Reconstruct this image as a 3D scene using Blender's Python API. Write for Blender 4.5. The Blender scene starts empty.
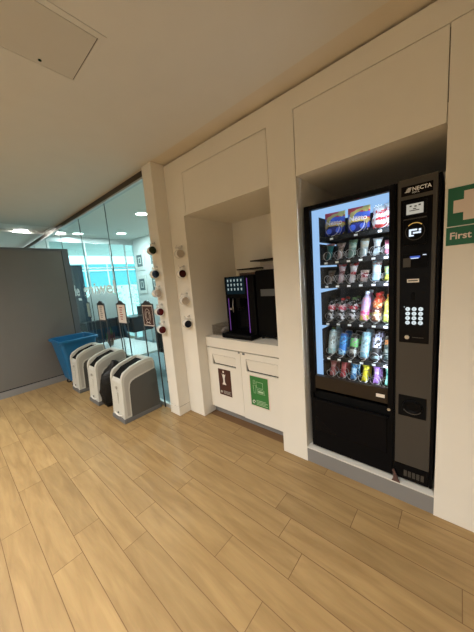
import bpy, bmesh, math, random
from mathutils import Vector, Matrix
random.seed(7)
C = bpy.context.scene.collection
PI = math.pi

# ------------------------------------------------------------------ materials
def nt(name):
    m = bpy.data.materials.new(name); m.use_nodes = True
    n = m.node_tree; n.nodes.clear()
    out = n.nodes.new('ShaderNodeOutputMaterial')
    return m, n, out
def mat(name, col, rough=.5, metal=0., spec=.5, bump=0., bscale=40., var=0., vscale=6., coat=0., emis=None, estr=0., trans=0.):
    m, n, out = nt(name)
    b = n.nodes.new('ShaderNodeBsdfPrincipled')
    b.inputs['Base Color'].default_value = (*col, 1)
    b.inputs['Roughness'].default_value = rough
    b.inputs['Metallic'].default_value = metal
    b.inputs['Specular IOR Level'].default_value = spec
    b.inputs['Coat Weight'].default_value = coat
    b.inputs['Transmission Weight'].default_value = trans
    if emis:
        b.inputs['Emission Color'].default_value = (*emis, 1); b.inputs['Emission Strength'].default_value = estr
    tc = n.nodes.new('ShaderNodeTexCoord')
    ns = n.nodes.new('ShaderNodeTexNoise'); ns.inputs['Scale'].default_value = vscale; ns.inputs['Detail'].default_value = 4
    n.links.new(tc.outputs['Object'], ns.inputs['Vector'])
    mx = n.nodes.new('ShaderNodeMix'); mx.data_type = 'RGBA'
    v = max(var, .03)
    mx.inputs['A'].default_value = (*[c*(1-v) for c in col], 1); mx.inputs['B'].default_value = (*[min(1, c*(1+v)) for c in col], 1)
    n.links.new(ns.outputs['Fac'], mx.inputs['Factor']); n.links.new(mx.outputs['Result'], b.inputs['Base Color'])
    if bump:
        n2 = n.nodes.new('ShaderNodeTexNoise'); n2.inputs['Scale'].default_value = bscale; n2.inputs['Detail'].default_value = 5
        bp = n.nodes.new('ShaderNodeBump'); bp.inputs['Strength'].default_value = bump; bp.inputs['Distance'].default_value = .01
        n.links.new(tc.outputs['Object'], n2.inputs['Vector']); n.links.new(n2.outputs['Fac'], bp.inputs['Height']); n.links.new(bp.outputs['Normal'], b.inputs['Normal'])
    n.links.new(b.outputs[0], out.inputs[0])
    return m
def emit(name, col, s):
    m, n, out = nt(name)
    e = n.nodes.new('ShaderNodeEmission'); e.inputs[0].default_value = (*col, 1); e.inputs[1].default_value = s
    n.links.new(e.outputs[0], out.inputs[0]); return m
def glass(name, tint, gl=.08, rough=0.):
    m, n, out = nt(name)
    t = n.nodes.new('ShaderNodeBsdfTransparent'); t.inputs[0].default_value = (*tint, 1)
    g = n.nodes.new('ShaderNodeBsdfGlossy'); g.inputs['Roughness'].default_value = rough; g.inputs[0].default_value = (1, 1, 1, 1)
    f = n.nodes.new('ShaderNodeFresnel'); f.inputs[0].default_value = 1.45
    ge = n.nodes.new('ShaderNodeNewGeometry'); iv = n.nodes.new('ShaderNodeMath'); iv.operation = 'SUBTRACT'; iv.inputs[0].default_value = gl
    sc_ = n.nodes.new('ShaderNodeMath'); sc_.operation = 'MULTIPLY'; sc_.inputs[1].default_value = gl
    n.links.new(ge.outputs['Backfacing'], sc_.inputs[0]); n.links.new(sc_.outputs[0], iv.inputs[1])
    mm = n.nodes.new('ShaderNodeMath'); mm.operation = 'MULTIPLY'
    n.links.new(f.outputs[0], mm.inputs[0]); n.links.new(iv.outputs[0], mm.inputs[1])
    mx = n.nodes.new('ShaderNodeMixShader')
    n.links.new(mm.outputs[0], mx.inputs[0]); n.links.new(t.outputs[0], mx.inputs[1]); n.links.new(g.outputs[0], mx.inputs[2])
    n.links.new(mx.outputs[0], out.inputs[0]); return m
def bands(name, stops, rough=.35, speck=None, axis='Z', nscale=25., wob=.05):
    """colour bands along the thing's own height, with printed mottling"""
    m, n, out = nt(name)
    b = n.nodes.new('ShaderNodeBsdfPrincipled'); b.inputs['Roughness'].default_value = rough
    tc = n.nodes.new('ShaderNodeTexCoord'); sp = n.nodes.new('ShaderNodeSeparateXYZ')
    n.links.new(tc.outputs['Generated'], sp.inputs[0])
    ns = n.nodes.new('ShaderNodeTexNoise'); ns.inputs['Scale'].default_value = 5; n.links.new(tc.outputs['Generated'], ns.inputs['Vector'])
    ma = n.nodes.new('ShaderNodeMath'); ma.operation = 'MULTIPLY_ADD'; ma.inputs[1].default_value = wob*2
    n.links.new(ns.outputs['Fac'], ma.inputs[0]); n.links.new(sp.outputs[axis], ma.inputs[2])
    sb = n.nodes.new('ShaderNodeMath'); sb.operation = 'SUBTRACT'; sb.inputs[1].default_value = wob; n.links.new(ma.outputs[0], sb.inputs[0])
    r = n.nodes.new('ShaderNodeValToRGB'); r.color_ramp.interpolation = 'CONSTANT'
    el = r.color_ramp.elements
    while len(el) > 1: el.remove(el[-1])
    el[0].position = stops[0][0]; el[0].color = (*stops[0][1], 1)
    for p, c in stops[1:]:
        e = el.new(p); e.color = (*c, 1)
    n.links.new(sb.outputs[0], r.inputs[0])
    src = r.outputs[0]
    if speck:
        v = n.nodes.new('ShaderNodeTexNoise'); v.inputs['Scale'].default_value = nscale; v.inputs['Detail'].default_value = 1
        n.links.new(tc.outputs['Object'], v.inputs['Vector'])
        r2 = n.nodes.new('ShaderNodeValToRGB'); r2.color_ramp.interpolation = 'CONSTANT'; r2.color_ramp.elements[1].position = .57
        r2.color_ramp.elements[0].color = (0, 0, 0, 1); r2.color_ramp.elements[1].color = (1, 1, 1, 1)
        n.links.new(v.outputs['Fac'], r2.inputs[0])
        mx = n.nodes.new('ShaderNodeMix'); mx.data_type = 'RGBA'; mx.inputs['B'].default_value = (*speck, 1)
        n.links.new(r2.outputs[0], mx.inputs['Factor']); n.links.new(src, mx.inputs['A']); src = mx.outputs['Result']
    n.links.new(src, b.inputs['Base Color']); n.links.new(b.outputs[0], out.inputs[0])
    return m

def vinyl():
    m, n, out = nt('white vinyl letter')
    d = n.nodes.new('ShaderNodeBsdfDiffuse'); d.inputs[0].default_value = (.92, .94, .94, 1)
    t = n.nodes.new('ShaderNodeBsdfTranslucent'); t.inputs[0].default_value = (.92, .96, .96, 1)
    mx = n.nodes.new('ShaderNodeMixShader'); mx.inputs[0].default_value = .55
    n.links.new(d.outputs[0], mx.inputs[1]); n.links.new(t.outputs[0], mx.inputs[2]); n.links.new(mx.outputs[0], out.inputs[0]); return m
def floor_mat():
    m, n, out = nt('maple plank')
    b = n.nodes.new('ShaderNodeBsdfPrincipled'); b.inputs['Roughness'].default_value = .5; b.inputs['Specular IOR Level'].default_value = .4
    at = n.nodes.new('ShaderNodeAttribute'); at.attribute_name = 'tint'
    tc = n.nodes.new('ShaderNodeTexCoord')
    mp = n.nodes.new('ShaderNodeMapping'); mp.inputs['Scale'].default_value = (1.3, 9, 1)
    ad = n.nodes.new('ShaderNodeVectorMath'); ad.operation = 'MULTIPLY_ADD'; ad.inputs[1].default_value = (13, 13, 13)
    n.links.new(at.outputs['Color'], ad.inputs[0]); n.links.new(tc.outputs['Object'], ad.inputs[2]); n.links.new(ad.outputs[0], mp.inputs[0])
    ns = n.nodes.new('ShaderNodeTexNoise'); ns.inputs['Scale'].default_value = 2.2; ns.inputs['Detail'].default_value = 7; ns.inputs['Distortion'].default_value = .5
    n.links.new(mp.outputs[0], ns.inputs['Vector'])
    r = n.nodes.new('ShaderNodeValToRGB')
    r.color_ramp.elements[0].position = .3; r.color_ramp.elements[0].color = (.275, .172, .070, 1)
    r.color_ramp.elements[1].position = .72; r.color_ramp.elements[1].color = (.385, .252, .108, 1)
    n.links.new(ns.outputs['Fac'], r.inputs[0])
    hs = n.nodes.new('ShaderNodeHueSaturation')
    mr = n.nodes.new('ShaderNodeMapRange'); mr.inputs['To Min'].default_value = .86; mr.inputs['To Max'].default_value = 1.12
    n.links.new(at.outputs['Fac'], mr.inputs['Value']); n.links.new(mr.outputs[0], hs.inputs['Value']); n.links.new(r.outputs[0], hs.inputs['Color'])
    # fine grain
    mp2 = n.nodes.new('ShaderNodeMapping'); mp2.inputs['Scale'].default_value = (6, 90, 1); n.links.new(ad.outputs[0], mp2.inputs[0])
    n2 = n.nodes.new('ShaderNodeTexNoise'); n2.inputs['Scale'].default_value = 3; n2.inputs['Detail'].default_value = 3; n.links.new(mp2.outputs[0], n2.inputs['Vector'])
    mx = n.nodes.new('ShaderNodeMix'); mx.data_type = 'RGBA'; mx.blend_type = 'MULTIPLY'; mx.inputs['Factor'].default_value = .14
    n.links.new(hs.outputs[0], mx.inputs['A']); n.links.new(n2.outputs['Color'], mx.inputs['B'])
    n.links.new(mx.outputs['Result'], b.inputs['Base Color'])
    bp = n.nodes.new('ShaderNodeBump'); bp.inputs['Strength'].default_value = .06; n.links.new(ns.outputs['Fac'], bp.inputs['Height']); n.links.new(bp.outputs['Normal'], b.inputs['Normal'])
    n.links.new(b.outputs[0], out.inputs[0]); return m

WALL = (.76, .725, .645)
M = dict(
 wall=mat('painted panel', WALL, .55, bump=.03, bscale=200),
 wall2=mat('painted wall', (.70, .68, .62), .8, bump=.03, bscale=120),
 white_wall=mat('white plaster', (.72, .76, .76), .8, bump=.03),
 ceil=mat('ceiling paint', (.62, .60, .545), .9, bump=.02, bscale=150),
 hatch=mat('hatch paint', (.54, .515, .455), .85),
 ceil_warm=mat('ceiling strip with warm bounce', (.62, .56, .46), .85),  # warm bounced light put into the strip's colour
 ceil_lit=mat('lit ceiling tone', (.80, .79, .74), .85),  # paler copy of the ceiling paint, its lit look put into the colour
 plank=floor_mat(),
 gap=mat('plank gap', (.16, .085, .035), .8),
 seam=mat('dark seam', (.05, .04, .03), .9),
 carpet=mat('blue grey carpet', (.30, .38, .42), .95, bump=.3, bscale=300, var=.1, vscale=80),
 greywall=mat('grey laminate', (.135, .13, .12), .42, var=.04),
 greyedge=mat('dark grey edge', (.10, .11, .12), .35),
 plinth=mat('brushed grey plinth', (.26, .26, .26), .45, metal=.3),
 header=mat('bronze header', (.07, .055, .045), .4, metal=.5),
 alu=mat('aluminium', (.6, .62, .62), .55, metal=.8),
 glasswall=glass('clear partition glass', (.87, .95, .94), .9),
 extglass=glass('facade glass', (.80, .98, 1.), .6),
 macglass=glass('machine glass', (.93, .96, .98), .5),
 edge=mat('glass edge', (.06, .09, .09), .5),
 black=mat('black plastic', (.004, .004, .0045), .35, spec=.06),
 blackg=mat('gloss black', (.003, .003, .004), .15, spec=.10),
 blackm=mat('matt black', (.006, .006, .006), .7, spec=.06),
 charcoal=mat('charcoal metal', (.062, .056, .048), .42, metal=.2, spec=.3),
 brownblk=mat('brown black metal', (.035, .026, .018), .35, spec=.15, metal=.3),
 inner=mat('machine interior', (.62, .75, .88), .6),
 innerdark=mat('machine tray', (.010, .011, .013), .6, spec=.15),
 wire=mat('spiral wire', (.6, .6, .62), .35, metal=.5),
 tag=mat('price tag', (.85, .88, .9), .5),
 glowlining=emit('glowing lining', (.30, .48, .74), .95),  # glow put into the lining to imitate a brightly lit inner wall
 led=emit('added strip light', (.80, .90, 1.0), 100),  # emission for the unseen strip added inside the machine
 keylit=emit('lit key', (.75, .85, .88), .75),
 screen_lit=emit('screen white', (.75, .85, 1.), .9),
 screen_cream=emit('screen cream', (.75, .70, .58), .45),
 screen_gold=emit('screen gold ring', (.75, .45, .12), .6),
 screen_blue=emit('screen blue', (.06, .12, .5), .8),
 screen_dim=emit('screen dim', (.008, .018, .024), .5),
 icon=emit('screen icon', (.7, .85, .85), .35),
 purple=emit('purple light', (.42, .14, .75), .30),
 lamp=emit('lamp diffuser', (1., .93, .82), 14),
 lampfar=emit('cool lamp diffuser', (1., 1., .95), 9),
 metal=mat('white metal ring', (.8, .8, .78), .4),
 binlight=mat('bin light grey', (.54, .535, .48), .42, bump=.02),
 binmid=mat('bin mid grey', (.40, .385, .34), .45),
 bindark=mat('bin dark panel', (.075, .072, .065), .5),
 binbase=mat('bin base', (.13, .13, .13), .5),
 blue=mat('blue plastic', (.006, .12, .28), .4, bump=.02),
 blued=mat('deep blue plastic', (.004, .09, .22), .5),
 frame=mat('dark grey frame', (.05, .055, .06), .4, metal=.4),
 cream=mat('cream card', (.82, .76, .70), .6),
 creamtext=mat('red print', (.45, .10, .07), .6),
 greytext=mat('grey print', (.20, .20, .20), .6),
 brownsign=mat('ornate dark brown', (.06, .025, .02), .5, var=.6, vscale=60),
 brown=mat('brown sign', (.062, .018, .012), .4),
 green=mat('green sign', (.035, .19, .045), .4),
 fagreen=mat('safety green', (.0, .115, .052), .4),
 fawhite=mat('sign white', (.72, .62, .55), .5),
 white=mat('white', (.75, .73, .68), .5),
 pale=mat('pale print', (.40, .55, .36), .5),
 mug=mat('white glazed mug', (.84, .81, .76), .15, coat=.5),
 mugin_green=mat('dark green glaze', (.012, .022, .008), .2, spec=.2),
 mugin_navy=mat('navy glaze', (.006, .009, .02), .2, spec=.2),
 mugin_red=mat('dark red glaze', (.09, .006, .006), .2, spec=.2),
 mugin_maroon=mat('maroon glaze', (.04, .005, .006), .2, spec=.2),
 mugin_cream=mat('cream glaze', (.55, .47, .38), .25, coat=.4),
 steel=mat('steel hook', (.55, .53, .50), .3, metal=.9),
 bag=mat('black polythene', (.008, .008, .008), .42, spec=.25, bump=1., bscale=45, var=.6, vscale=30),
 clear=glass('clear plastic', (.90, .89, .88), 1.5, .05),
 foil=mat('crumpled foil', (.55, .5, .48), .35, bump=.6, bscale=60),
 green_leaf=mat('leaf', (.05, .13, .03), .6), red_leaf=mat('red leaf', (.20, .02, .03), .6), pot=mat('brown pot', (.12, .06, .03), .5),
 teal_bld=mat('teal cladding', (.10, .34, .38), .5, var=.08, vscale=2),
 pale_bld=mat('pale stone', (.75, .80, .78), .8, var=.12, vscale=3),
 darkblue=mat('dark blue laminate', (.03, .065, .10), .45),
 darkfab=mat('dark navy fabric', (.012, .022, .035), .8), darkfab2=mat('charcoal fabric', (.02, .022, .026), .8, spec=.15),
 podw=mat('pale shell', (.55, .60, .60), .6), tablew=mat('white table top', (.78, .82, .85), .25),
 art=mat('grey artwork', (.12, .16, .17), .6, var=.4, vscale=14), matw=mat('white mount', (.72, .74, .72), .7),
 frost=vinyl(),
 pave=mat('paving', (.55, .58, .57), .8), treeg=mat('pale foliage', (.42, .55, .42), .8, var=.4, vscale=5), bark=mat('bark', (.2, .17, .13), .9),
 steelgrey=mat('grey label', (.09, .095, .10), .4), rubber=mat('rubber', (.02, .02, .02), .8),
)

# ------------------------------------------------------------------ mesh helpers
class MB:
    def __init__(s): s.bm = bmesh.new(); s.mats = []
    def mi(s, m):
        if m not in s.mats: s.mats.append(m)
        return s.mats.index(m)
    def add(s, verts, faces, mt=None, smooth=False):
        vs = [s.bm.verts.new(v) for v in verts]; k = s.mi(mt) if mt else 0
        out = []
        for f in faces:
            try:
                q = s.bm.faces.new([vs[i] for i in f]); q.material_index = k; q.smooth = smooth; out.append(q)
            except ValueError: pass
        return vs, out
    def box(s, x0, x1, y0, y1, z0, z1, bev=0., mt=None, seg=2):
        V = [(x, y, z) for x in (x0, x1) for y in (y0, y1) for z in (z0, z1)]
        F = [(0, 1, 3, 2), (4, 6, 7, 5), (0, 4, 5, 1), (2, 3, 7, 6), (0, 2, 6, 4), (1, 5, 7, 3)]
        vs, fs = s.add(V, F, mt)
        if bev:
            es = list({e for f in fs for e in f.edges})
            bmesh.ops.bevel(s.bm, geom=es, offset=bev, segments=seg, profile=.5, affect='EDGES')
        return s
    def prism(s, poly, axis, a, b, mt=None, bev=0.):
        """poly of 2D points extruded along axis x (points y,z), y (x,z) or z (x,y)"""
        def P(p, d): return {'x': (d, p[0], p[1]), 'y': (p[0], d, p[1]), 'z': (p[0], p[1], d)}[axis]
        n = len(poly)
        V = [P(p, a) for p in poly]+[P(p, b) for p in poly]
        F = [tuple(range(n))[::-1], tuple(range(n, 2*n))]+[(i, (i+1) % n, n+(i+1) % n, n+i) for i in range(n)]
        vs, fs = s.add(V, F, mt)
        if bev:
            es = list({e for f in fs[:2] for e in f.edges})
            bmesh.ops.bevel(s.bm, geom=es, offset=bev, segments=3, profile=.5, affect='EDGES')
        return s
    def tube(s, pts, r, seg=8, mt=None, close=False):
        pts = [Vector(p) for p in pts]; rings = []; n = len(pts)
        rr = r if isinstance(r, (list, tuple)) else [r]*n
        up = Vector((0, 0, 1))
        prev = None
        for i, p in enumerate(pts):
            a = pts[i-1] if (i or close) else pts[0]; b = pts[(i+1) % n] if (i < n-1 or close) else pts[-1]
            t = (b-a).normalized()
            if prev is None:
                u = t.cross(up)
                if u.length < 1e-3: u = t.cross(Vector((1, 0, 0)))
            else: u = prev-t*prev.dot(t)
            u.normalize(); prev = u; v = t.cross(u)
            rings.append([s.bm.verts.new(p+(u*math.cos(k*2*PI/seg)+v*math.sin(k*2*PI/seg))*rr[i]) for k in range(seg)])
        k = s.mi(mt) if mt else 0
        for i in range(n if close else n-1):
            A = rings[i]; B = rings[(i+1) % n]
            for j in range(seg):
                f = s.bm.faces.new((A[j], A[(j+1) % seg], B[(j+1) % seg], B[j])); f.smooth = True; f.material_index = k
        if not close:
            for R_ in (rings[0][::-1], rings[-1]):
                f = s.bm.faces.new(R_); f.material_index = k
        return s
    def lathe(s, prof, c=(0, 0, 0), seg=24, mt=None, rot=None, smooth=True, sx=1., sy=1., caps=True):
        rings = []; k = s.mi(mt) if mt else 0; c = Vector(c)
        for r, z in prof:
            ring = []
            for j in range(seg):
                p = Vector((r*sx*math.cos(j*2*PI/seg), r*sy*math.sin(j*2*PI/seg), z))
                if rot: p = rot @ p
                ring.append(s.bm.verts.new(p+c))
            rings.append(ring)
        for A, B in zip(rings, rings[1:]):
            for j in range(seg):
                f = s.bm.faces.new((A[j], A[(j+1) % seg], B[(j+1) % seg], B[j])); f.smooth = smooth; f.material_index = k
        for R_ in ((rings[0][::-1], rings[-1]) if caps else ()):
            f = s.bm.faces.new(R_); f.material_index = k
        return s
    def build(s, name, m=None, parent=None, origin=(0, 0, 0), recalc=True):
        if recalc: bmesh.ops.recalc_face_normals(s.bm, faces=s.bm.faces[:])
        me = bpy.data.meshes.new(name)
        if any(origin): bmesh.ops.translate(s.bm, verts=s.bm.verts[:], vec=-Vector(origin))
        s.bm.to_mesh(me); s.bm.free()
        if s.mats:
            for x in s.mats: me.materials.append(x)
        elif m: me.materials.append(m)
        o = bpy.data.objects.new(name, me); C.objects.link(o)
        if parent: o.parent = parent
        else: o.location = origin
        return o
def tag(o, label=None, cat=None, group=None, kind=None):
    if label: o['label'] = label
    if cat: o['category'] = cat
    if group: o['group'] = group
    if kind: o['kind'] = kind
    return o
def empty(name, loc, label=None, cat=None, group=None, rz=0):
    o = bpy.data.objects.new(name, None); C.objects.link(o); o.location = loc; o.rotation_euler = (0, 0, rz); o.empty_display_size = .1
    return tag(o, label, cat, group)
def struct(name, mb, m=None, parent=None):
    o = mb.build(name, m, parent)
    if not parent: o['kind'] = 'structure'
    return o
def copy_tree(o, parent=None):
    c = o.copy(); C.objects.link(c)
    if parent: c.parent = parent
    for ch in list(o.children): copy_tree(ch, c)
    return c
def text(s, size, loc, rot, m, name, parent=None, ext=.0006, align='LEFT', origin=None, sx=1., bold=0.):
    cu = bpy.data.curves.new(name, 'FONT'); cu.body = s; cu.size = size; cu.extrude = ext; cu.align_x = align; cu.offset = bold; cu.resolution_u = 3
    t = bpy.data.objects.new(name+'_tmp', cu); C.objects.link(t)
    dg = bpy.context.evaluated_depsgraph_get(); me = bpy.data.meshes.new_from_object(t.evaluated_get(dg))
    bpy.data.objects.remove(t)
    T = Matrix.Translation(Vector(loc)) @ rot.to_4x4() @ Matrix.Diagonal((sx, 1, 1, 1))
    me.transform(T); me.materials.clear(); me.materials.append(m)
    o = bpy.data.objects.new(name, me); C.objects.link(o)
    if parent: o.parent = parent
    return o
RF = Matrix.Rotation(PI/2, 3, 'X')          # text standing up, facing -Y

S = 1.725     # wall plane Y
CEIL = 2.715
# ------------------------------------------------------------------ floor
def make_floor():
    W = .1505; L = .918
    off = {8: .059, 9: -.439, 10: -.221, 11: .20, 6: -.597, 7: -.745, 5: -.968, 3: -1.418, 4: -1.565, 1: -1.61, 2: -1.764, 0: -1.2}
    mb = MB(); g = .0016
    cols = []
    x0, x1 = -9.0, 2.6
    for k in range(-26, 12):
        o = off.get(k, random.uniform(0, L))
        a = x0-L+((o-x0) % L)
        while a < x1:
            xa, xb = max(a, x0), min(a+L, x1)
            if xb-xa > .01:
                t = random.random()
                vs, fs = mb.add([(xa+g, k*W+g, 0), (xb-g, k*W+g, 0), (xb-g, (k+1)*W-g, 0), (xa+g, (k+1)*W-g, 0)], [(0, 1, 2, 3)], M['plank'])
                cols.append((t, random.random(), random.random()))
            a += L
    mb.bm.faces.ensure_lookup_table()
    o = None
    mb.mats.append(M['gap'])
    vs = [mb.bm.verts.new(v) for v in [(x0, -26*W, -.0015), (x1, -26*W, -.0015), (x1, 12*W, -.0015), (x0, 12*W, -.0015)]]
    f = mb.bm.faces.new(vs); f.material_index = 1
    cols.append((0, 0, 0))
    o = mb.build('floor', None, None, recalc=False)
    at = o.data.attributes.new('tint', 'FLOAT_COLOR', 'CORNER')
    for p, c in zip(o.data.polygons, cols):
        for li in p.loop_indices: at.data[li].color = (*c, 1)
    o['kind'] = 'structure'
make_floor()
struct('trim_slab', MB().box(-9, 2.6, -3.95, 3.7, -.06, -.002), M['gap'])
struct('floor_carpet', MB().box(-6.75, -2.56, 1.66, 3.6, -.001, .008), M['carpet'])

# ------------------------------------------------------------------ ceilings
struct('ceiling', MB().box(-5.8, 2.6, -3.9, 1.575, CEIL, CEIL+.25), M['ceil'])
struct('ceiling_strip', MB().box(-2.54, 2.6, 1.577, S+.06, CEIL+.004, CEIL+.25), M['ceil_warm'])
struct('ceiling_strip_far', MB().box(-5.8, -2.54, 1.577, 1.66, CEIL+.002, CEIL+.25), M['ceil_warm'])
struct('ceiling_far', MB().box(-9.0, -5.8, -3.9, 1.66, CEIL+.10, CEIL+.25), M['ceil_lit'])
struct('ceiling_office', MB().box(-6.75, -2.54, 1.66, 3.75, CEIL+.02, CEIL+.25), M['ceil_lit'])

# ------------------------------------------------------------------ service wall
NX0, NX1 = -.882, -.072      # vending niche
KX0, KX1 = -2.12, -1.10      # coffee niche
NT = 2.165
def service_wall():
    T = .03
    w = MB(); y0, y1 = S, S+T
    w.box(-2.37, KX0, y0, y1, 0, CEIL-.012)          # upright beside the coffee niche
    w.box(KX1, NX0, y0, y1, 0, CEIL-.012)            # upright between niches
    w.box(NX1, 2.55, y0, y1, 0, 2.583)               # right of the machine
    w.box(KX0, KX1, y0, y1, 2.56, CEIL-.012)
    w.box(NX0, NX1, y0, y1, 2.583, CEIL-.012)
    w.box(NX1, 2.55, y0, y1, 2.586, CEIL-.012)
    o = struct('wall_service', w, M['wall'])
    # linings of the niches
    c = MB()
    c.box(-2.37, KX0, y1, 2.47, 0, NT+.1); c.box(KX1, KX1+.02, y1, 2.47, 0, NT+.1); c.box(KX0, KX1, 2.45, 2.47, 0, NT+.1); c.box(KX0, KX1, y1, 2.45, NT, NT+.1)
    struct('wall_coffee_niche', c, M['wall'])
    c = MB()
    c.box(NX0-.02, NX0, y1, 2.62, 0, NT+.1); c.box(NX1, NX1+.02, y1, 2.62, 0, NT+.1); c.box(NX0, NX1, 2.6, 2.62, 0, NT+.1); c.box(NX0, NX1, y1, 2.6, NT+.002, NT+.1)
    struct('wall_machine_niche', c, M['wall'])
    b = MB(); b.box(-2.37, 2.55, y1+.001, y1+.02, NT+.101, CEIL+.25); b.box(NX1+.021, 2.55, y1+.001, y1+.02, 0, NT+.1)
    struct('wall_backing', b, M['seam'])
service_wall()
def panel(name, x0, x1, z0, z1, label):
    tag(MB().box(x0+.004, x1-.004, S-.001, S+.028, z0, z1-.004, .0015).build(name, M['wall'], origin=(x0, S, z0)), label, 'wall panel')
panel('cupboard_door', KX0+.035, KX1, NT, 2.56, 'cream flush overhead panel above the coffee machine niche')
struct('trim_1', MB().box(KX0, KX0+.034, S, S+.03, NT, 2.56), M['wall'])
panel('cupboard_door', NX0, NX1, NT, 2.583, 'cream flush overhead panel above the vending machine niche')

# pillar
struct('wall_pillar', MB().box(-2.54, -2.37, 1.573, S+.03, .106, CEIL+.003).box(-2.54, -2.37, S+.03, 3.7, 0, CEIL+.02), M['wall'])
struct('trim_pillar_seam', MB().box(-2.538, -2.372, 1.576, S, .10, .107), M['seam'])
struct('baseboard_pillar', MB().box(-2.543, -2.367, 1.570, S, 0, .102, .001), M['wall'])
# plinth of vending niche
struct('trim_plinth', MB().box(NX0, NX1, S+.004, 2.6, 0, .115, .001), M['plinth'])
struct('trim_plinth_top', MB().box(NX0, NX1, S+.002, 2.6, .115, .121), M['wall2'])

# glass partition
GY = 1.63
struct('trim_glass_header', MB().box(-8.9, -2.54, 1.612, 1.655, 2.652, CEIL+.001), M['header'])
struct('trim_glass_channel', MB().box(-8.9, -2.54, 1.604, 1.66, 2.632, 2.652, .002), M['alu'])
struct('trim_glass_base', MB().box(-5.06, -2.54, 1.612, 1.65, 0, .05, .002), M['alu'])
gx = [-2.545, -3.64, -4.62, -5.6, -6.58, -7.56, -8.54]
for i, (b, a) in enumerate(zip(gx, gx[1:])):
    g = struct('window_%d' % (i+1), MB().box(a+.004, b-.004, GY-.005, GY+.005, .05, 2.632), M['glasswall'])
    g['label'] = 'frameless clear glass partition pane'
    struct('glass_joint', MB().box(a-.002, a+.002, GY-.0055, GY+.0055, .05, 2.632), M['edge'], g)
# lettering on glass
lt = text('de', .27, (-5.44, GY-.007, 1.42), RF, M['frost'], 'glass_lettering', sx=1.35, bold=.005)
tag(lt, "large white vinyl letters 'de' on the glass beside the grey wall", 'lettering')
lt = text('gniwel', .25, (-4.88, GY-.007, 1.44), RF, M['frost'], 'glass_lettering', sx=1.95, bold=.005)
tag(lt, "large white vinyl letters on the glass above the sign frames", 'lettering')
lt = text('www.', .085, (-5.19, GY-.007, 1.335), RF, M['frost'], 'glass_lettering', sx=.8, bold=.004)
tag(lt, "row of small white vinyl letters under the large glass lettering", 'lettering')

# grey wall at the end
GX = -5.1
w = MB().box(GX-.12, GX, -3.9, 1.452, .115, 2.19)
struct('wall_grey', w, M['greywall'])
struct('trim_grey_cap', MB().box(GX-.13, GX+.004, -3.9, 1.455, 2.196, 2.228).box(GX-.11, GX-.01, -3.9, 1.45, 2.19, 2.196), M['greyedge'])
struct('trim_grey_post', MB().box(GX-.12, GX, 1.462, 1.552, .0, 2.228).box(GX-.10, GX-.02, 1.452, 1.462, 0, 2.2), M['greyedge'])
struct('trim_grey_seam', MB().box(GX-.11, GX-.012, -3.9, 1.452, .1, .115).box(GX-.013, GX-.011, 1.452, 1.462, .115, 2.2), M['black'])
struct('baseboard_grey', MB().box(GX-.12, GX+.006, -3.9, 1.456, 0, .1, .002), M['plinth'])

# room shell outside the picture
struct('wall_back', MB().box(-9, 2.6, -4.0, -3.9, 0, 2.97), M['wall2'])
struct('wall_right', MB().box(2.55, 2.65, -3.9, S, 0, 2.97), M['wall2'])
struct('wall_far', MB().box(-9.1, -9.0, -3.9, 1.66, 0, 2.97), M['white_wall'])

# ceiling lamps
def downlight(x, y, z, r, lm, energy, label, group, col=(1, .965, .91)):
    o = empty('ceiling_light', (x, y, z), label, 'ceiling light', group)
    MB().lathe([(r*1.0, -.001), (r*1.18, -.001), (r*1.18, -.006), (r*1.02, -.010), (r, -.006)], seg=28, caps=False).build('ring', M['metal'], o)
    MB().lathe([(r*.99, -.001), (r*.99, -.006)], seg=28).build('diffuser', lm, o)
    l = bpy.data.lights.new('lamp', 'AREA'); l.shape = 'DISK'; l.size = r*1.8; l.energy = energy; l.color = col; l.spread = math.radians(140) if lm == M['lamp'] else PI
    lo = bpy.data.objects.new('lamp', l); C.objects.link(lo); lo.parent = o; lo.location = (0, 0, -.014)
for x, y in ((-4.1, -1.0), (-2.6, -.8), (-1.0, -.7), (.6, -.9), (-3.3, -2.5), (-1.3, -2.5), (.8, -2.5)):
    downlight(x, y, CEIL, .09, M['lamp'], 29, 'round recessed ceiling light in the room behind the camera', 'room downlights')
for x, y, l in ((-6.75, 1.29, 'round ceiling light nearer the main ceiling edge, above the grey wall'), (-8.3, 1.31, 'round ceiling light farther back above the grey wall')):
    downlight(x, y, CEIL+.10, .115, M['lampfar'], 7, l, None, (1, .97, .88))
for x, y, l in ((-6.3, 2.17, 'round ceiling light seen through the glass, left one above the lettering'), (-5.93, 2.95, 'round ceiling light seen through the glass near the picture wall'), (-4.2, 2.5, 'round ceiling light in the office behind the pillar')):
    downlight(x, y, CEIL+.02, .10, M['lampfar'], 17, l, None, (.85, 1, 1))

# ceiling access hatch
h = empty('access_hatch', (-1.55, .45, CEIL), 'square flush access hatch in the ceiling with a small round lock', 'ceiling hatch')
hx0, hx1, hy0, hy1 = -1.745, -1.345, .20, .735
f = MB()
for a in ((hx0, hx1, hy1-.028, hy1), (hx0, hx1, hy0, hy0+.028), (hx0, hx0+.012, hy0+.028, hy1-.028), (hx1-.03, hx1, hy0+.028, hy1-.028)):
    f.box(a[0]+1.55, a[1]+1.55, a[2]-.45, a[3]-.45, -.005, 0)
f.build('frame', M['ceil'], h)
MB().box(hx0+.012+1.55, hx1-.03+1.55, hy0+.028-.45, hy1-.028-.45, -.001, -.0002).build('gap', M['seam'], h)
MB().box(hx0+.014+1.55, hx1-.034+1.55, hy0+.032-.45, hy1-.033-.45, -.0045, -.001).build('door', M['hatch'], h)
MB().lathe([(.008, -.0045), (.008, -.007)], (-1.70+1.55, .54-.45, 0), 16).build('lock', M['mugin_green'], h)

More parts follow.
